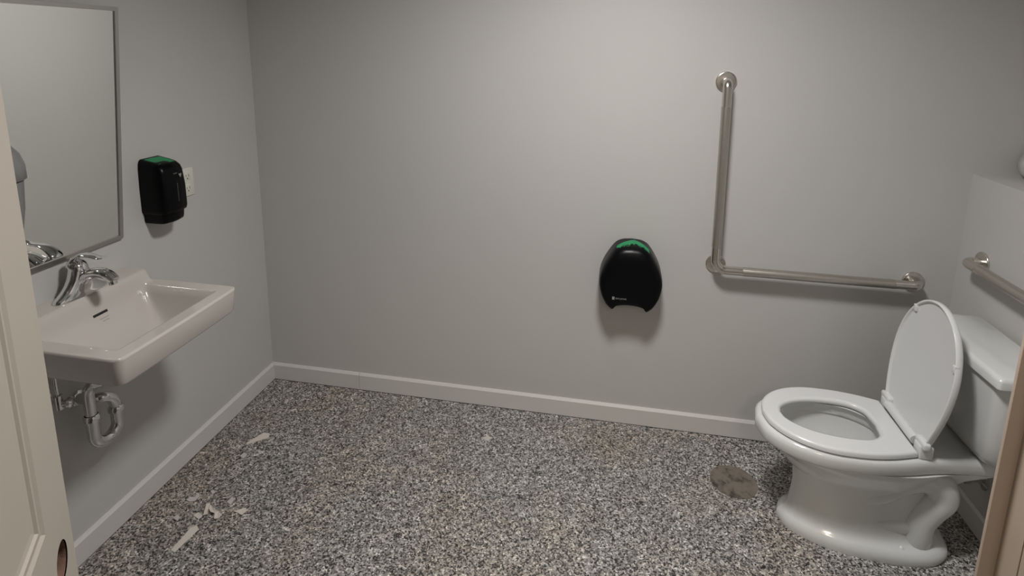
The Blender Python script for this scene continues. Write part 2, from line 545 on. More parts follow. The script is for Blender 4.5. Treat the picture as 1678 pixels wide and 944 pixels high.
# trapway relief, one on each side of the pedestal
for sgn in (-1, 1):
    y0 = TY + sgn * 0.060
    path = bez([(2.52, y0 - sgn * 0.025, 0.160), (2.61, y0 + sgn * 0.006, 0.215), (2.69, y0 + sgn * 0.006, 0.272), (2.75, y0 + sgn * 0.006, 0.295), (2.803, y0 + sgn * 0.006, 0.272),
                (2.818, y0 + sgn * 0.006, 0.225), (2.79, y0 + sgn * 0.006, 0.18), (2.765, y0 + sgn * 0.006, 0.13), (2.76, y0 + sgn * 0.006, 0.07), (2.76, y0, 0.02)], 8)
    rr = [0.046 + 0.008 * sstep(0, 20, i) for i in range(len(path))]
    MB().tube(path, rr, 20).build('trapway', 'porcelain', toilet)
    lo = bez([(2.50, y0 - sgn * 0.035, 0.120), (2.58, y0 - sgn * 0.006, 0.112), (2.66, y0 + sgn * 0.010, 0.108), (2.76, y0 + sgn * 0.008, 0.10)], 8)
    MB().tube(lo, [0.036 for i in range(len(lo))], 16).build('trapway_foot', 'porcelain', toilet)
    MB().lathe([(0.013, 0.0), (0.013, 0.008), (0.010, 0.016), (0.004, 0.020), (0.0, 0.0205)], (2.70, TY + sgn * 0.118, 0.035), (0, 0, 1), 20).build('bolt_cap', 'seatplastic', toilet)
# neck below the rear deck
MB().loft([[Vector((x, TY + y, z)) for x, y in ((2.80, -a), (c, -a), (c, a), (2.80, a))] for z, a, c in ((0.25, 0.05, 2.85), (0.30, 0.075, 2.88), (0.345, 0.105, 2.925), (0.36, 0.110, 2.95))]).build('deck_neck', 'porcelain', toilet)

# seat ring
def seat_outline(grow, z):
    xf, xb = 2.247 - grow, 2.690 + grow * 0.8
    tab = []
    for k in range(61):
        t = k / 60; x = xf + (xb - xf) * t
        if x < 2.47:
            u = (2.47 - x) / (2.47 - xf); y = (0.181 + grow) * math.sqrt(max(0, 1 - u * u))
        else:
            y = interp([(2.46, 0.181), (2.54, 0.179), (2.61, 0.167), (2.66, 0.152), (2.69, 0.141)], x) + grow
        tab.append((t, y))
    tab[0] = (0, 0)
    return outline(xf, xb, tab, z)
def hole_outline(grow, z):
    return outline(2.309 + grow, 2.618 - grow, egg(0.106 - grow, 2.0, 0.60, 0, 2.9), z)
so = [seat_outline(g, z) for z, g in ((0.4115, -0.004), (0.4135, 0.0), (0.425, 0.0), (0.430, -0.003), (0.432, -0.009))]
si = [hole_outline(g, z) for z, g in ((0.432, -0.010), (0.430, -0.004), (0.425, 0.0), (0.4135, 0.0), (0.4115, -0.003))]
st = MB().loft(so, False, False)
st.loft(si, False, False)
st.loft([so[-1], si[0]], False, False)
st.loft([so[0], si[-1]], False, False)
seat = st.build('seat', 'seatplastic', toilet, angle=60)
# hinge
MB().tube([(2.701, TY - 0.092, 0.442), (2.701, TY + 0.102, 0.442)], 0.0155, 20).build('hinge_bar', 'seatplastic', toilet)
for sgn in (-1, 1):
    MB().box((2.692, TY + sgn * 0.122 - 0.022, 0.407), (2.735, TY + sgn * 0.122 + 0.022, 0.456), 0.007, 3).build('hinge_block', 'seatplastic', toilet)

# raised cover
TILT = math.radians(6.5)
LX, LZ = 2.712, 0.446
def lidpt(s, y, d):
    """s up the cover, y across, d towards the bowl"""
    return Vector((LX + s * math.sin(TILT) - d * math.cos(TILT), TY + y, LZ + s * math.cos(TILT) + d * math.sin(TILT)))
def lid_outline(grow, d, n=44):
    L = 0.444 + grow
    tabw = [(0.0, 0.136), (0.03, 0.148), (0.08, 0.163), (0.14, 0.176), (0.20, 0.182), (0.25, 0.181)]
    pts = []
    s0 = -0.012 - grow * 0.8
    for k in range(n + 1):
        t = k / n
        t = math.sin(t * PI / 2)
        s = s0 + (L - s0) * t
        if s <= 0.22: w = interp(tabw, max(s, 0))
        else: w = 0.182 * math.sqrt(max(0, 1 - ((s - 0.22) / (0.444 - 0.22 + grow)) ** 2)) if grow == 0 else None
        if w is None:
            w = (0.182) * math.sqrt(max(0, 1 - ((s - 0.22) / (L - 0.22)) ** 2))
        w = max(0, w + (grow if s < L - 1e-6 else 0))
        if k == n: w = 0
        pts.append((s, w))
    return [lidpt(s, w, d) for s, w in pts] + [lidpt(s, -w, d) for s, w in reversed(pts[:-1])]
lo_ = [lid_outline(g, d) for d, g in ((-0.016, -0.016), (-0.014, -0.006), (-0.008, 0.0), (0.008, 0.0), (0.0095, -0.0015), (0.0095, -0.0050), (0.008, -0.0065), (0.002, -0.0075), (0.001, -0.010))]
cov = MB().loft(lo_, True, True).build('seat_cover', 'seatplastic', toilet, angle=60)
for s, y in ((0.375, 0.118), (0.30, -0.160), (0.10, 0.150)):
    if y == 0.150: continue
    a = lidpt(s, y, 0.004)
    MB().box((a.x - 0.007, a.y - 0.008, a.z - 0.012), (a.x + 0.006, a.y + 0.008, a.z + 0.012), 0.002, 2).build('bumper', 'seatplastic', cov)
for sgn, w in ((-1, 0.05), (1, 0.05)):
    a = lidpt(0.012, sgn * 0.125, 0.004)
    MB().box((a.x - 0.014, a.y - 0.030, a.z - 0.014), (a.x + 0.010, a.y + 0.030, a.z + 0.012), 0.007, 3).build('hinge_knuckle', 'seatplastic', cov)

# tank
def tank_loop(z, xf, xb, hw, cf, r=0.02, bow=0.012, back=0.0):
    """plan outline: slightly bowed front, front corners cut by cf, sides drawing in by `back` towards the wall"""
    pts = []
    for k in range(13):
        t = -1 + 2 * k / 12
        pts.append((xf + bow * t * t * 0.5, t * (hw - cf)))
    for k in range(1, 7):
        a = k / 6
        pts.append((xf + bow * 0.5 + cf * a ** 1.6, hw - cf + cf * (1 - (1 - a) ** 1.6)))
    pts += [(xb - 0.01, hw - back), (xb, hw - back - 0.012), (xb, -(hw - back) + 0.012), (xb - 0.01, -(hw - back))]
    for k in range(5, -1, -1):
        a = (k + 1) / 6
        pts.append((xf + bow * 0.5 + cf * a ** 1.6, -(hw - cf + cf * (1 - (1 - a) ** 1.6))))
    return [Vector((x, TY + y, z)) for x, y in pts]
T = []
for z, xf, hw, xb in ((0.405, 2.905, 0.120, 2.975), (0.412, 2.882, 0.148, 2.985), (0.43, 2.864, 0.172, 2.99), (0.46, 2.852, 0.190, 2.995), (0.52, 2.842, 0.203, 2.998), (0.60, 2.834, 0.213, 3.0), (0.70, 2.828, 0.220, 3.002), (0.728, 2.827, 0.222, 3.002)):
    T.append(tank_loop(z, xf, xb, hw, 0.038))
MB().loft(T).build('tank', 'porcelain', toilet, angle=50)
TL = []
for z, g in ((0.7285, -0.004), (0.731, 0.0), (0.752, 0.0), (0.758, -0.002), (0.7635, -0.007), (0.766, -0.014)):
    TL.append(tank_loop(z, 2.812 - g, 3.012 + g * 0.4, 0.233 + g, 0.010, back=0.010))
MB().loft(TL).build('tank_lid', 'porcelain', toilet, angle=50)
MB().tube(fillet([(2.826, TY + 0.165, 0.675), (2.806, TY + 0.165, 0.675), (2.800, TY + 0.10, 0.668)], 0.008), 0.006, 12).build('flush_lever', 'chrome', toilet)
# supply stop
sup = empty('supply_valve', (W, -0.36, 0.20))
tag(sup, 'small dark chrome water supply valve on the wall behind the toilet', 'valve')
MB().lathe([(0.032, 0.0), (0.032, 0.003), (0.014, 0.010), (0.010, 0.012)], (W, -0.36, 0.205), (-1, 0, 0), 28).build('escutcheon', 'pipechrome', sup)
MB().tube([(W - 0.008, -0.36, 0.205), (W - 0.045, -0.36, 0.205)], 0.009, 14).build('stub', 'pipechrome', sup)
MB().lathe([(0.015, 0.0), (0.017, 0.006), (0.017, 0.016), (0.012, 0.02)], (W - 0.045, -0.36, 0.205), (-1, 0, 0), 18).build('handle', 'pipechrome', sup)
MB().tube(bez([(W - 0.035, -0.36, 0.21), (W - 0.035, -0.36, 0.26), (W - 0.045, -0.32, 0.33), (W - 0.05, -0.292, 0.396)], 6), 0.005, 10).build('supply_tube', 'pipechrome', sup)

# ------------------------------------------------------------------ grab bars
def flange(mb, c, nrm, r=0.0405):
    mb.lathe([(r, 0.0006), (r, 0.0055), (r - 0.0015, 0.0075), (r - 0.004, 0.0082), (0.021, 0.0088)], c, nrm, 40)
gb = empty('grab_bar', (2.112, 0, 0.80))
tag(gb, 'L-shaped brushed steel grab bar, vertical and horizontal, on the back wall', 'grab bar')
oy = -0.057; R0 = 0.0182
T_ = (2.101, 1.575); B_ = (2.122, 0.810); E_ = (2.880, 0.798)
for c in (T_, B_, E_):
    m_ = MB(); flange(m_, (c[0], 0, c[1]), (0, -1, 0)); m_.build('flange', 'steel', gb)
path = fillet([(2.101, -0.008, 1.575), (2.099, oy, 1.575), (2.111, oy, 0.803), (2.880, oy, 0.800), (2.880, -0.008, 0.798)], [0.032, 0.045, 0.032], 12)
MB().tube(path, R0, 24).build('bar', 'steel', gb)
MB().tube([(B_[0], -0.008, B_[1]), (2.118, oy + 0.004, 0.818)], 0.016, 18).build('corner_post', 'steel', gb)
MB().tube([(2.1005, oy, 1.48), (2.1100, oy, 0.90)], R0 + 0.0006, 24).build('grip', 'peened', gb)
MB().tube([(2.22, oy, 0.8026), (2.79, oy, 0.8003)], R0 + 0.0006, 24).build('grip', 'peened', gb)
gb2 = empty('grab_bar', (W, -0.6, 0.945))
tag(gb2, 'straight brushed steel grab bar on the half wall above the toilet tank', 'grab bar')
for y in (-0.148, -1.06):
    m_ = MB(); flange(m_, (W, y, 0.945), (-1, 0, 0)); m_.build('flange', 'steel', gb2)
bx = W - 0.057
MB().tube(fillet([(W - 0.008, -0.148, 0.945), (bx, -0.148, 0.945), (bx, -1.06, 0.945), (W - 0.008, -1.06, 0.945)], 0.032, 12), R0, 24).build('bar', 'steel', gb2)
MB().tube([(bx, -0.225, 0.945), (bx, -0.98, 0.945)], R0 + 0.0006, 24).build('grip', 'peened', gb2)

# ------------------------------------------------------------------ toilet paper dispenser
tx, tz, tr_ = 1.770, 0.737, 0.133
tp = empty('toilet_paper_dispenser', (tx, 0, 0.6))
tag(tp, 'round black jumbo toilet paper dispenser with torn green tape on top', 'dispenser')
half = [(0.0, 0.156), (0.034, 0.153), (0.057, 0.1445), (0.074, 0.130), (0.094, 0.101), (0.116, 0.060), (0.129, 0.020), (0.132, -0.018), (0.122, -0.066), (0.103, -0.104), (0.088, -0.121), (0.077, -0.129), (0.0735, -0.129)]
def tp_outline(k, y, low=0.0):
    """k scales the outline about the roll centre; the bottom edge keeps its height"""
    pts = bez([(x, 0, z) for x, z in half], 5)
    rt = [(p.x, p.z) for p in pts]
    arch = []
    for q in range(1, 16):
        t = q / 16
        x = 0.0735 * math.cos(t * PI / 2)
        arch.append((x, -0.129 + 0.024 * math.sin(t * PI / 2) ** 0.9))
    arch.append((0.0, -0.105))
    ring = rt + arch
    full = ring + [(-x, z) for x, z in reversed(ring[1:-1])]
    out = []
    for x, z in full:
        zz_ = (z + 0.02) * k - 0.02 - (low * sstep(0.0, 0.06, z) if z > 0 else 0)
        out.append(Vector((tx + x * k, y, tz + zz_)))
    return out
loops = [tp_outline(1.0, -0.001), tp_outline(1.0, -0.055), tp_outline(0.996, -0.085), tp_outline(0.987, -0.102, 0.005), tp_outline(0.97, -0.114, 0.011), tp_outline(0.94, -0.1215, 0.018),
         tp_outline(0.88, -0.1265, 0.026), tp_outline(0.76, -0.1295, 0.030), tp_outline(0.55, -0.131, 0.024), tp_outline(0.30, -0.1318, 0.012), tp_outline(0.08, -0.132, 0.003)]
MB().loft(loops).build('cover', 'blackmatt', tp, angle=55)
# wall plate behind
MB().box((tx - 0.06, -0.010, 0.66), (tx + 0.06, 0, 0.84), 0.003).build('back_plate', 'black', tp)
# logo block and lettering
MB().box((tx - 0.073, -0.1312, tz - 0.075), (tx - 0.063, -0.1262, tz - 0.062), 0).build('logo_mark', 'print', tp)
def text_mesh(name, body, size, loc, rotm, mat, parent, ext=0.0003):
    cu = bpy.data.curves.new(name, 'FONT')
    cu.body = body; cu.size = size; cu.extrude = ext; cu.resolution_u = 2
    ob = bpy.data.objects.new(name + '_tmp', cu)
    COL.objects.link(ob)
    dg = bpy.context.evaluated_depsgraph_get()
    me = bpy.data.meshes.new_from_object(ob.evaluated_get(dg))
    bpy.data.objects.remove(ob, do_unlink=True)
    mb = MB()
    mb.v = [rotm @ v.co + Vector(loc) for v in me.vertices]
    mb.f = [tuple(p.vertices) for p in me.polygons]
    return mb.build(name, mat, parent, smooth=False)
ROT_BACK = Matrix(((1, 0, 0), (0, 0, -1), (0, 1, 0)))       # text on a face looking to -y
text_mesh('lettering', 'SAN JAMAR', 0.0088, (tx - 0.059, -0.1303, tz - 0.0715), ROT_BACK, 'print', tp, 0.0022)
# torn green tape following the top of the housing
def tape_strip(x0, x1, ydep, parent, nn=14):
    """tape following the top of the housing; ydep(t) gives its back and front edge"""
    top_ = [(p.x, p.z) for p in bez([(x, 0, z) for x, z in half[:8]], 5)]
    prof = [(-x, z) for x, z in reversed(top_[1:])] + top_
    def zat(x):
        for (xa, za), (xb, zb) in zip(prof, prof[1:]):
            if xa <= x <= xb: return za + (zb - za) * (x - xa) / max(xb - xa, 1e-9)
        return 0.1
    vs = []
    for k in range(nn + 1):
        t = k / nn; x = x0 + (x1 - x0) * t
        yb, yf = ydep(t)
        for q in range(4):
            y = yb + (yf - yb) * q / 3
            drop = interp([(0.055, 0.0), (0.082, 0.0008), (0.100, 0.0085), (0.112, 0.018)], -y)
            vs.append((tx + x, y, tz + zat(x) - drop + 0.0012))
    mb = MB().add(vs, [(4 * i + q, 4 * i + q + 1, 4 * i + q + 5, 4 * i + q + 4) for i in range(nn) for q in range(3)])
    return mb.build('tape', 'tape', parent)
tape_strip(-0.064, 0.010, lambda t: (-0.070 + 0.052 * t, -0.088 - 0.008 * math.sin(5 * t) + 0.010 * math.sin(17 * t) * t), tp)
tape_strip(0.008, 0.070, lambda t: (-0.018 - 0.060 * t, -0.075 - 0.028 * t + 0.010 * math.sin(13 * t) * (1 - t)), tp)

# ------------------------------------------------------------------ soap dispenser on the left wall
sp = empty('soap_dispenser', (0, -0.637, 1.04))
tag(sp, 'black wall soap dispenser with green tape on its top beside the mirror', 'dispenser')
def sd_drop(x, z):
    return (0.008 - 0.19 * x) * sstep(1.20, 1.272, z)
def sd_loop(z, d, hw, r=0.016, yc=-0.637):
    pts = [(0.0015, -hw), (d * 0.5, -hw * 1.0)]
    for k in range(9):
        a = -PI / 2 + PI / 2 * k / 8
        pts.append((d - r + r * math.cos(a), -(hw - r) + r * math.sin(a)))
    for k in range(5):
        t = -1 + 2 * (k + 1) / 6
        pts.append((d + 0.006 * (1 - t * t), (hw - r) * t))
    for k in range(9):
        a = PI / 2 * k / 8
        pts.append((d - r + r * math.cos(a), (hw - r) + r * math.sin(a)))
    pts += [(d * 0.5, hw), (0.0015, hw)]
    return [Vector((x, yc + y * 1.03, z + sd_drop(x, z))) for x, y in pts]
body = [sd_loop(z, d, hw, r) for z, d, hw, r in ((1.084, 0.094, 0.053, 0.02), (1.088, 0.100, 0.0555, 0.02), (1.10, 0.103, 0.0565, 0.02), (1.18, 0.103, 0.0560, 0.02), (1.245, 0.098, 0.0535, 0.02), (1.262, 0.093, 0.051, 0.02), (1.272, 0.083, 0.046, 0.02), (1.276, 0.070, 0.040, 0.02))]
MB().loft(body).build('housing', 'black', sp, angle=50)
foot = [sd_loop(z, d, hw, r) for z, d, hw, r in ((1.047, 0.080, 0.045, 0.016), (1.051, 0.087, 0.048, 0.018), (1.060, 0.090, 0.049, 0.018), (1.084, 0.092, 0.050, 0.018))]
MB().loft(foot).build('push_bar', 'black', sp, angle=50)
MB().box((0.1032, -0.640, 1.125), (0.1096, -0.634, 1.195), 0.0015).build('level_window', simple('smoked_window', (0.02, 0.021, 0.022), 0.25), sp)
MB().add([(0.1098, -0.629, 1.226), (0.1098, -0.613, 1.226), (0.1108, -0.621, 1.212)], [(0, 1, 2)]).build('logo_mark', 'print', sp, smooth=False)
MB().box((0.1030, -0.648, 1.2285), (0.1078, -0.632, 1.2315), 0).build('print_line', simple('faint_print', (0.10, 0.10, 0.10), 0.5), sp)
# tape lies over the sloping top towards the wall and the near side
mb = MB(); rows = []
for k in range(9):
    t = k / 8
    y0_, y1_ = -0.6925 + 0.016, -0.606
    y = y0_ + (y1_ - y0_) * t
    rows.append(y)
vs = []
for y in rows:
    for x, z in ((0.012, 1.2768), (0.045, 1.2768), (0.074, 1.2748)):
        e = max(0, -0.676 - y) 
        dzz = -0.010 * sstep(-0.672, -0.690, y)
        vs.append((x + (0.006 if y > -0.63 else 0), y, z + dzz + sd_drop(x, 1.28)))
mb.add(vs, [(3 * i + j, 3 * i + j + 1, 3 * i + j + 4, 3 * i + j + 3) for i in range(8) for j in range(2)])
mb.build('tape', 'tape', sp)

# ------------------------------------------------------------------ wall outlet half hidden by the soap dispenser
ot = empty('wall_outlet', (0, -0.468, 1.095))
tag(ot, 'ivory wall outlet plate on the left wall behind the soap dispenser', 'outlet')
MB().box((0.0, -0.503, 1.094), (0.006, -0.433, 1.208), 0.0025, 2).build('plate', 'outlet', ot)
for zc in (1.126, 1.176):
    rc = MB().box((0.004, -0.485, zc - 0.017), (0.0078, -0.451, zc + 0.017), 0.002, 2).build('receptacle', 'outlet', ot)
    for dy, hh in ((-0.007, 0.004), (0.007, 0.005)):
        MB().box((0.0070, -0.468 + dy - 0.0012, zc + 0.002 - hh), (0.0081, -0.468 + dy + 0.0012, zc + 0.002 + hh)).build('slot', 'void', rc, smooth=False)
    MB().lathe([(0.0028, 0), (0.0028, 0.0011)], (0.0070, -0.468, zc - 0.0095), (1, 0, 0), 12).build('ground_hole', 'void', rc, smooth=False)

# ------------------------------------------------------------------ tilted mirror
mr_ = empty('mirror', (0.0, -1.1, 1.03))
tag(mr_, 'large rectangular wall mirror with a thin metal frame, tilted forward over the sink', 'mirror')
my0, my1 = -1.222, -0.796
BOT = Vector((0.012, 0, 1.030)); TOP = Vector((0.098, 0, 1.806))
UP = (TOP - BOT).normalized(); ML = (TOP - BOT).length
MN = Vector((UP.z, 0, -UP.x))                # faces the room and slightly down
def mpt(u, y, d): return BOT + UP * u + Vector((0, y, 0)) + MN * d
def mbox(u0, u1, y0, y1, d0, d1):
    vs = [mpt(u, y, d) for d in (d0, d1) for u, y in ((u0, y0), (u1, y0), (u1, y1), (u0, y1))]
    return MB().add(vs, [(0, 1, 2, 3), (7, 6, 5, 4), (0, 4, 5, 1), (1, 5, 6, 2), (2, 6, 7, 3), (3, 7, 4, 0)])
FW = 0.013
mbox(FW * 0.6, ML - FW * 0.6, my0 + FW * 0.6, my1 - FW * 0.6, -0.006, -0.002).build('mirror_glass', 'glass', mr_, smooth=False)
mbox(0, FW, my0, my1, -0.008, 0.002).build('frame_rail', 'mirrorframe', mr_, smooth=False)
mbox(ML - FW, ML, my0, my1, -0.008, 0.002).build('frame_rail', 'mirrorframe', mr_, smooth=False)
mbox(FW, ML - FW, my1 - FW, my1, -0.008, 0.002).build('frame_stile', 'mirrorframe', mr_, smooth=False)
mbox(FW, ML - FW, my0, my0 + FW, -0.008, 0.002).build('frame_stile', 'mirrorframe', mr_, smooth=False)
for y in (my0 + 0.06, my1 - 0.08):
    a = mpt(ML - 0.02, y, -0.008)
    MB().box((0.0, y - 0.012, a.z - 0.02), (a.x, y + 0.012, a.z - 0.017)).build('wall_bracket', 'mirrorframe', mr_, smooth=False)
    MB().box((0.0, y - 0.012, 1.032), (0.006, y + 0.012, 1.05)).build('wall_clip', 'mirrorframe', mr_, smooth=False)

# ------------------------------------------------------------------ sink
SY = -1.008; SHW = 0.2435; SX = 0.420; RZ = 0.875; DKZ = 0.920
sink = empty('sink', (0, SY, 0.70))
tag(sink, 'bone coloured rectangular wall-hung sink below the mirror', 'sink')
def axis_vals(a, b, n, fine_lo, fine_hi):
    base_ = [a + (b - a) * i / n for i in range(n + 1)]
    ex = []
    if fine_lo: ex += [a + d for d in (0.0008, 0.002, 0.0035, 0.0055, 0.008)]
    if fine_hi: ex += [b - d for d in (0.0008, 0.002, 0.0035, 0.0055, 0.008)]
    vals = sorted(set(round(v, 5) for v in base_ + ex))
    return vals
XS = axis_vals(0.0, SX, 70, False, True)
YS = axis_vals(-SHW, SHW, 84, True, True)
def sd_rbox(x, y, cx, cy, hx, hy, r):
    qx = abs(x - cx) - hx + r; qy = abs(y - cy) - hy + r
    return math.hypot(max(qx, 0), max(qy, 0)) + min(max(qx, qy), 0) - r
def sink_z(x, y):
    z = RZ
    dk = (1 - sstep(0.082, 0.104, x)) * (1 - sstep(0.214, 0.230, abs(y)))
    z += (DKZ - RZ) * dk
    dy = 0.192 - abs(y); db = x - 0.094; df = 0.368 - x
    if dy > 0 and db > 0 and df > 0:
        def f(t): return 1 - (1 - min(t, 1)) ** 2.2
        a1, a2, a3 = f(dy / 0.060), f(db / 0.150), f(df / 0.060)
        z -= 0.135 * (1 / (1 / a1 ** 4 + 1 / a2 ** 4 + 1 / a3 ** 4 - 2)) ** 0.25 if min(a1, a2, a3) > 1e-4 else 0.0
    e = min(SX - x, SHW - abs(y))
    if e < 0.007:
        z -= 0.007 - math.sqrt(max(0, 0.007 ** 2 - (0.007 - e) ** 2))
    return z
def sink_xy(x, y):
    r = 0.024
    u = (x - (SX - r)) / r; v = (abs(y) - (SHW - r)) / r
    if u > 0 and v > 0:
        u2 = u * math.sqrt(1 - v * v / 2); v2 = v * math.sqrt(1 - u * u / 2)
        x = SX - r + r * u2; y = math.copysign(SHW - r + r * v2, y)
    x += 0.004 * (1 - (y / SHW) ** 2) * (x / SX) - 0.002 * (x / SX)
    return x, y
sm = MB()
nx, ny = len(XS), len(YS)
vs = []
for x in XS:
    for y in YS:
        xx, yy = sink_xy(x, y)
        vs.append((max(xx, 0.0), SY + yy, sink_z(x, y)))
sm.add(vs, [(i * ny + j, i * ny + j + 1, (i + 1) * ny + j + 1, (i + 1) * ny + j) for i in range(nx - 1) for j in range(ny - 1)])
loop = [(i, 0) for i in range(nx)] + [(nx - 1, j) for j in range(1, ny)] + [(i, ny - 1) for i in range(nx - 2, -1, -1)]
top = [Vector(vs[i * ny + j]) for i, j in loop]
def ins(k, z, x0=0.0):
    out = []
    for p in top:
        dy = p.y - SY
        out.append(Vector((min(p.x, SX * 2) * (1 - k * 0.85) if p.x > 0.001 else 0.0, SY + dy * (1 - k), z)))
    return out
BZ = 0.790
lps = [top, ins(0.004, RZ - 0.02), ins(0.02, BZ + 0.006), ins(0.03, BZ + 0.001), ins(0.05, BZ)]
for k, z in ((0.20, 0.787), (0.28, 0.766), (0.37, 0.742), (0.48, 0.727), (0.62, 0.722)):
    lps.append([Vector((0.03 * min(1, k * 3) + p.x * 0.9 if p.x < 0.001 else p.x, p.y, p.z)) for p in ins(k, z)])
sm.loft(lps, False, True, closed=False)
# back closing strip
sk = sm.build('basin', 'biscuit', sink, angle=60)
# overflow slot and maker's sticker on the rear slope of the bowl
def slope_at(x):
    h = 0.002
    return math.atan2(sink_z(x + h, 0) - sink_z(x - h, 0), 2 * h)
ox = 0.104
oz = sink_z(ox, 0)
ra = Matrix.Rotation(-slope_at(ox), 3, 'Y')
mb = MB()
for s_ in (-1, 1): pass
mb.box((ox - 0.0045, SY + 0.007 - 0.026, oz - 0.003), (ox + 0.0045, SY + 0.007 + 0.026, oz + 0.0012), 0.0018, 2, rot=ra)
mb.build('overflow_slot', 'void', sink)
for i, (dx, y0_, y1_) in enumerate(((0.009, -0.004, 0.028), (0.0135, 0.001, 0.024))):
    x = ox + dx; z = sink_z(x, 0)
    ra2 = Matrix.Rotation(-slope_at(x), 3, 'Y')
    nseg = 7
    for q in range(nseg):
        a = y0_ + (y1_ - y0_) * q / nseg; b_ = a + (y1_ - y0_) / nseg * 0.7
        MB().box((x - 0.0014, SY + a, z - 0.0005), (x + 0.0014, SY + b_, z + 0.0007), 0, rot=ra2).build('sticker_print', 'stickerprint', sk, smooth=False)
MB().lathe([(0.024, 0.0), (0.024, 0.002), (0.018, 0.003), (0.0, 0.0015)], (0.231, SY, RZ - 0.1345), (0, 0, 1), 28).build('drain', 'chrome', sink)

# faucet
fc = empty('faucet', (0.052, SY, DKZ))
tag(fc, 'chrome single-lever faucet on the back ledge of the sink', 'faucet')
FX = 0.052
def fl(z, hx, hy, dx=0.0, n_=36, ex=2.3):
    out = []
    for k in range(n_):
        a = 2 * PI * k / n_
        c, s_ = math.cos(a), math.sin(a)
        out.append(Vector((FX + dx + hx * math.copysign(abs(c) ** (2 / ex), c), SY + hy * math.copysign(abs(s_) ** (2 / ex), s_), DKZ + z)))
    return out
MB().loft([fl(0.0, 0.027, 0.090), fl(0.004, 0.027, 0.090), fl(0.010, 0.0265, 0.085), fl(0.017, 0.026, 0.075), fl(0.027, 0.0255, 0.061), fl(0.040, 0.0255, 0.048, 0.001),
            fl(0.058, 0.025, 0.037, 0.002), fl(0.076, 0.024, 0.030, 0.002), fl(0.084, 0.0235, 0.0275, 0.002)]).build('body', 'chrome', fc, angle=70)
MB().loft([fl(0.0845, 0.0250, 0.0285, 0.002, ex=2), fl(0.092, 0.0250, 0.0280, 0.001, ex=2), fl(0.102, 0.0225, 0.0245, -0.001, ex=2), fl(0.110, 0.016, 0.017, -0.003, ex=2), fl(0.114, 0.007, 0.008, -0.004, ex=2)]).build('cartridge_cap', 'chrome', fc, angle=70)
def flat_tube(path, ws, hs, n_=20):
    P = [Vector(p) for p in path]; loops = []
    for i, p in enumerate(P):
        t = (P[min(i + 1, len(P) - 1)] - P[max(i - 1, 0)]).normalized()
        side = Vector((0, 1, 0)); up = t.cross(side).normalized()
        w = ws[0] + (ws[1] - ws[0]) * i / (len(P) - 1) if len(ws) == 2 else interp(ws, i / (len(P) - 1))
        h = hs[0] + (hs[1] - hs[0]) * i / (len(P) - 1) if len(hs) == 2 and not isinstance(hs[0], tuple) else interp(hs, i / (len(P) - 1))
        loops.append([p + side * (w * math.cos(2 * PI * k / n_)) + up * (h * math.sin(2 * PI * k / n_)) for k in range(n_)])
    return MB().loft(loops)
spath = bez([(FX + 0.004, SY, DKZ + 0.045), (FX + 0.04, SY, DKZ + 0.068), (FX + 0.075, SY, DKZ + 0.078), (FX + 0.105, SY, DKZ + 0.074), (FX + 0.130, SY, DKZ + 0.058)], 7)
spo = flat_tube(spath, [(0, 0.023), (0.4, 0.021), (0.75, 0.0195), (1, 0.0165)], [(0, 0.020), (0.4, 0.0155), (0.75, 0.0145), (1, 0.0125)]).build('spout', 'chrome', fc, angle=70)
MB().lathe([(0.0115, 0.0), (0.0115, 0.012), (0.009, 0.0125)], (FX + 0.121, SY, DKZ + 0.056), (0.25, 0, -1), 20).build('aerator', 'pipechrome', spo)
lpath = bez([(FX - 0.018, SY, DKZ + 0.094), (FX - 0.006, SY, DKZ + 0.116), (FX + 0.022, SY, DKZ + 0.130), (FX + 0.052, SY, DKZ + 0.131), (FX + 0.082, SY, DKZ + 0.126), (FX + 0.104, SY, DKZ + 0.129)], 7)
flat_tube(lpath, [(0, 0.023), (0.35, 0.0195), (0.7, 0.014), (1, 0.0105)], [(0, 0.009), (0.4, 0.0060), (1, 0.0032)]).build('lever', 'chrome', fc, angle=70)

# drain trap below the sink
tp2 = empty('drain_trap', (0.08, -1.02, 0.40))
tag(tp2, 'curved chrome drain trap hanging under the sink', 'pipe')
PR = 0.0165
A = Vector((0.082, -1.058, 0)); B = Vector((0.083, -0.972, 0))
MB().tube(fillet([(0.231, SY, 0.7215), (0.231, SY, 0.672), (A.x, A.y, 0.638), (A.x, A.y, 0.515)], [0.028, 0.042], 12), PR, 24).build('tailpiece', 'pipechrome', tp2)
MB().tube(fillet([(A.x, A.y, 0.535), (A.x, A.y, 0.422), (B.x, B.y, 0.415), (B.x, B.y, 0.510)], [0.0425, 0.0425], 14), PR + 0.002, 24).build('trap_bend', 'pipechrome', tp2)
MB().tube(bez([(B.x, B.y, 0.480), (B.x, B.y - 0.001, 0.515), (B.x, B.y - 0.012, 0.545), (B.x - 0.006, B.y - 0.036, 0.563), (B.x - 0.03, B.y - 0.052, 0.563), (0.02, B.y - 0.055, 0.562), (0.003, B.y - 0.055, 0.562)], 6), PR, 24).build('trap_arm', 'pipechrome', tp2)
for p, z in ((A, 0.513), (B, 0.489)):
    MB().lathe([(PR + 0.001, 0.0), (PR + 0.0065, 0.003), (PR + 0.0065, 0.016), (PR + 0.002, 0.022), (PR, 0.022)], (p.x, p.y, z), (0, 0, 1), 8 if False else 24).build('slip_nut', 'pipechrome', tp2)
MB().lathe([(0.025, 0.0005), (0.025, 0.003), (0.02, 0.008), (PR, 0.009)], (0.0, B.y - 0.055, 0.562), (1, 0, 0), 28).build('wall_flange', 'pipechrome', tp2)
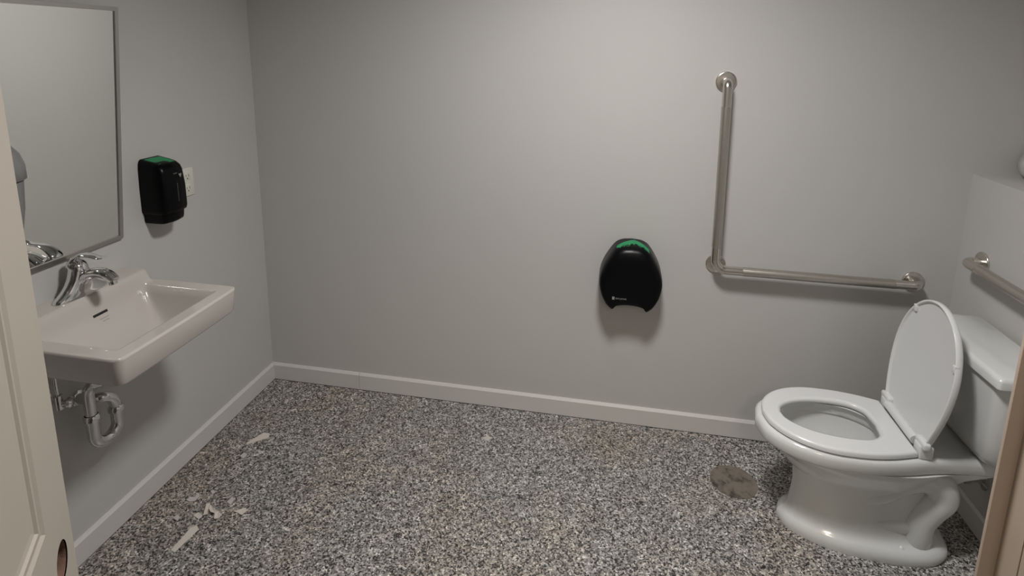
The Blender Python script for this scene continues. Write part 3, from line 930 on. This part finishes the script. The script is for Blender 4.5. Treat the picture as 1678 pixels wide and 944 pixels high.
# stop valve
sv = empty('stop_valve', (0.0, -1.12, 0.62))
tag(sv, 'small chrome shut-off valve and riser on the wall beneath the sink', 'valve')
MB().lathe([(0.028, 0.0), (0.028, 0.003), (0.012, 0.009), (0.009, 0.010)], (0.0, -1.135, 0.622), (1, 0, 0), 24).build('escutcheon', 'pipechrome', sv)
MB().tube([(0.006, -1.135, 0.622), (0.062, -1.135, 0.622)], 0.009, 14).build('stub', 'pipechrome', sv)
MB().tube([(0.062, -1.135, 0.605), (0.062, -1.135, 0.650)], 0.0115, 14).build('valve_body', 'pipechrome', sv)
MB().tube([(0.062, -1.135, 0.622), (0.078, -1.125, 0.622)], 0.0085, 14).build('stem', 'pipechrome', sv)
MB().lathe([(0.010, 0.0), (0.0165, 0.002), (0.0175, 0.010), (0.014, 0.015), (0.005, 0.016)], (0.078, -1.124, 0.621), (0.83, 0.5, -0.05), 18).build('knob', 'pipechrome', sv)
MB().tube(bez([(0.062, -1.135, 0.648), (0.062, -1.137, 0.68), (0.061, -1.136, 0.70), (0.060, -1.136, 0.719)], 6), 0.0055, 10).build('riser', 'pipechrome', sv)

# ------------------------------------------------------------------ floor cleanout plate
co = empty('floor_cleanout', (2.211, -0.287, 0))
tag(co, 'round tarnished metal cleanout plate set in the floor by the toilet', 'floor drain')
MB().lathe([(0.0905, 0.0), (0.0905, 0.0012), (0.086, 0.0018), (0.0845, 0.0010)], (2.211, -0.287, 0), (0, 0, 1), 48).build('rim_ring', 'cleanout', co)
MB().lathe([(0.084, 0.0), (0.084, 0.0014), (0.0, 0.0015)], (2.211, -0.287, 0), (0, 0, 1), 48).build('cover_plate', 'cleanout', co)
MB().lathe([(0.005, 0.0), (0.005, 0.0022), (0.0, 0.0024)], (2.190, -0.300, 0), (0, 0, 1), 12).build('screw', 'cleanout', co)

# ------------------------------------------------------------------ wrapped roll on the ledge
rl = empty('wrapped_paper_roll', (3.186, -0.075, HH))
tag(rl, 'grey paper-wrapped roll resting on the ledge at the right edge', 'paper roll')
mb = MB(); loops = []
axis_d = Vector((0.42, 0.9075, 0)); sd_ = Vector((-0.9075, 0.42, 0)); cc = Vector((3.186, -0.075, HH + 0.052))
for i, (h, r) in enumerate(((-0.052, 0.018), (-0.050, 0.034), (-0.044, 0.047), (-0.034, 0.052), (0.0, 0.0525), (0.034, 0.052), (0.046, 0.045), (0.052, 0.03))):
    lp = []
    for k in range(28):
        a = 2 * PI * k / 28
        rr = r * (1 + 0.04 * math.sin(5 * a + i) * (1 if abs(h) > 0.04 else 0.25))
        z = rr * math.sin(a)
        lp.append(cc + axis_d * h + sd_ * (rr * math.cos(a)) + Vector((0, 0, max(z, -0.0518))))
    loops.append(lp)
mb.loft(loops)
mb.build('wrapper', simple('grey_wrapping_paper', (0.40, 0.39, 0.38), 0.6, var=0.2, vscale=40, bump=0.6, bscale=60), rl)
MB().lathe([(0.017, 0.0), (0.017, 0.003), (0.012, 0.0035)], cc - axis_d * 0.0535, -axis_d, 20).build('core_end', 'paperdust', rl)

# ------------------------------------------------------------------ paper scraps and crumbs on the floor
def scrap(pts, label, mat='paper', th=0.0012, curl=0.0, name='paper_scrap', cat='paper scrap', group='torn paper scraps on the floor'):
    n_ = len(pts)
    cx = sum(p[0] for p in pts) / n_; cy = sum(p[1] for p in pts) / n_
    mb = MB()
    def zz(p, i): return 0.0002 + curl * (0.4 + 0.6 * abs(math.sin(1.7 * i + 0.5)))
    bot = [Vector((x, y, 0.0002 + (zz((x, y), i) if curl else 0))) for i, (x, y) in enumerate(pts)]
    topv = [v + Vector((0, 0, th)) for v in bot]
    vs = bot + topv + [Vector((cx, cy, 0.0002)), Vector((cx, cy, 0.0002 + th))]
    fs = []
    for i in range(n_):
        j = (i + 1) % n_
        fs += [(i, j, n_ + j, n_ + i), (2 * n_ + 1, n_ + i, n_ + j), (2 * n_, j, i)]
    if curl == 0:
        fs = [(i, (i + 1) % n_, n_ + (i + 1) % n_, n_ + i) for i in range(n_)] + [tuple(range(n_, 2 * n_)), tuple(reversed(range(n_)))]
        vs = vs[:-2]
    mb.add(vs, fs)
    o = mb.build(name, mat, smooth=False)
    return tag(o, label, cat, group)
scrap([(0.172, -0.475), (0.181, -0.48), (0.246, -0.42), (0.232, -0.398), (0.206, -0.399)], 'tapered paper scrap lying alone nearest the back left corner', th=0.003)
scrap([(0.256, -0.998), (0.275, -1.004), (0.283, -0.948), (0.289, -0.905), (0.268, -0.891), (0.256, -0.907), (0.257, -0.943)], 'long straight paper strip, the largest scrap on the floor', th=0.002)
scrap([(0.267, -0.855), (0.257, -0.834), (0.244, -0.808), (0.256, -0.803), (0.268, -0.826), (0.280, -0.847)], 'curled upright paper sliver at the left of the middle scrap cluster', curl=0.012, th=0.0015)
scrap([(0.256, -0.803), (0.285, -0.818), (0.304, -0.826), (0.301, -0.836), (0.28, -0.834), (0.262, -0.820)], 'thin bent paper strip joining two scraps in the middle cluster', curl=0.006)
scrap([(0.304, -0.824), (0.33, -0.837), (0.328, -0.854), (0.313, -0.858), (0.299, -0.836)], 'folded paper flake at the right end of the middle cluster', curl=0.005, th=0.002)
scrap([(0.355, -0.81), (0.373, -0.803), (0.39, -0.788), (0.405, -0.799), (0.398, -0.821), (0.380, -0.815)], 'pointed paper flake farthest right of the scraps near the sink wall', curl=0.002)
scrap([(0.148, -0.798), (0.156, -0.784), (0.172, -0.780), (0.168, -0.758), (0.187, -0.772), (0.186, -0.797), (0.168, -0.806)], 'greyish notched paper flake nearest the left baseboard', mat='paperdust', curl=0.003)
scrap([(0.226, -0.855), (0.234, -0.84), (0.261, -0.851), (0.259, -0.868)], 'pinkish square paper flake just left of the curled sliver', curl=0.001)
CR = dict(mat='paperdust', name='plaster_crumb', cat='crumb', group='plaster crumbs on the floor')
scrap([(0.163, -0.882), (0.168, -0.867), (0.184, -0.872), (0.19, -0.89)], 'pale plaster crumb between the left baseboard and the long paper strip', th=0.004, **CR)
scrap([(0.166, -0.914), (0.178, -0.909), (0.193, -0.917), (0.18, -0.922)], 'flat plaster crumb left of the upper end of the long paper strip', th=0.002, **CR)
scrap([(0.304, -0.776), (0.307, -0.751), (0.322, -0.757), (0.327, -0.786)], 'plaster crumb behind the middle paper cluster', th=0.002, **CR)
scrap([(0.209, -0.743), (0.216, -0.735), (0.231, -0.745), (0.226, -0.755)], 'small bright plaster crumb behind the notched grey flake', th=0.004, **CR)
scrap([(0.196, -0.549), (0.199, -0.526), (0.219, -0.534), (0.22, -0.559)], 'plaster crumb just in front of the lone tapered scrap', th=0.002, **CR)
scrap([(0.171, -0.182), (0.172, -0.162), (0.183, -0.164), (0.188, -0.193)], 'white crumb nearest the back left room corner', th=0.003, **CR)
scrap([(0.164, -1.082), (0.17, -1.074), (0.184, -1.081), (0.179, -1.091)], 'white crumb nearest the open door at the bottom of the floor', th=0.004, **CR)
scrap([(1.163, -0.237), (1.186, -0.216), (1.206, -0.228), (1.191, -0.251)], 'chalky crumb alone on the open floor before the back baseboard', th=0.001, **CR)

# ------------------------------------------------------------------ grey dispenser beside the mirror, mostly behind the door
gd = empty('towel_dispenser', (0.0, -1.45, 1.12))
tag(gd, 'grey rounded wall dispenser left of the mirror, mostly hidden by the open door', 'dispenser')
def gd_loop(z, d, hw, r=0.05, yc=-1.4045):
    pts = [(0.001, -hw), (d - r, -hw)]
    for k in range(1, 9):
        a = -PI / 2 + PI / 2 * k / 8
        pts.append((d - r + r * math.cos(a), -(hw - r) + r * math.sin(a)))
    for k in range(8):
        a = PI / 2 * k / 8
        pts.append((d - r + r * math.cos(a), (hw - r) + r * math.sin(a)))
    pts += [(d - r, hw), (0.001, hw)]
    return [Vector((x, yc + y, z)) for x, y in pts]
M['greyplastic'] = simple('grey_plastic', (0.19, 0.19, 0.185), 0.3, var=0.02)
up_ = [gd_loop(z, d, hw) for z, d, hw in ((1.352, 0.222, 0.170), (1.357, 0.228, 0.1745), (1.39, 0.228, 0.1745), (1.42, 0.222, 0.169), (1.45, 0.205, 0.155), (1.475, 0.175, 0.132), (1.490, 0.140, 0.105), (1.497, 0.105, 0.080))]
MB().loft(up_).build('top_cover', 'greyplastic', gd, angle=60)
dn_ = [gd_loop(z, d, hw) for z, d, hw in ((1.12, 0.150, 0.140), (1.13, 0.185, 0.150), (1.20, 0.205, 0.160), (1.28, 0.216, 0.168), (1.350, 0.222, 0.170))]
MB().loft(dn_).build('body', 'greyplastic', gd, angle=60)
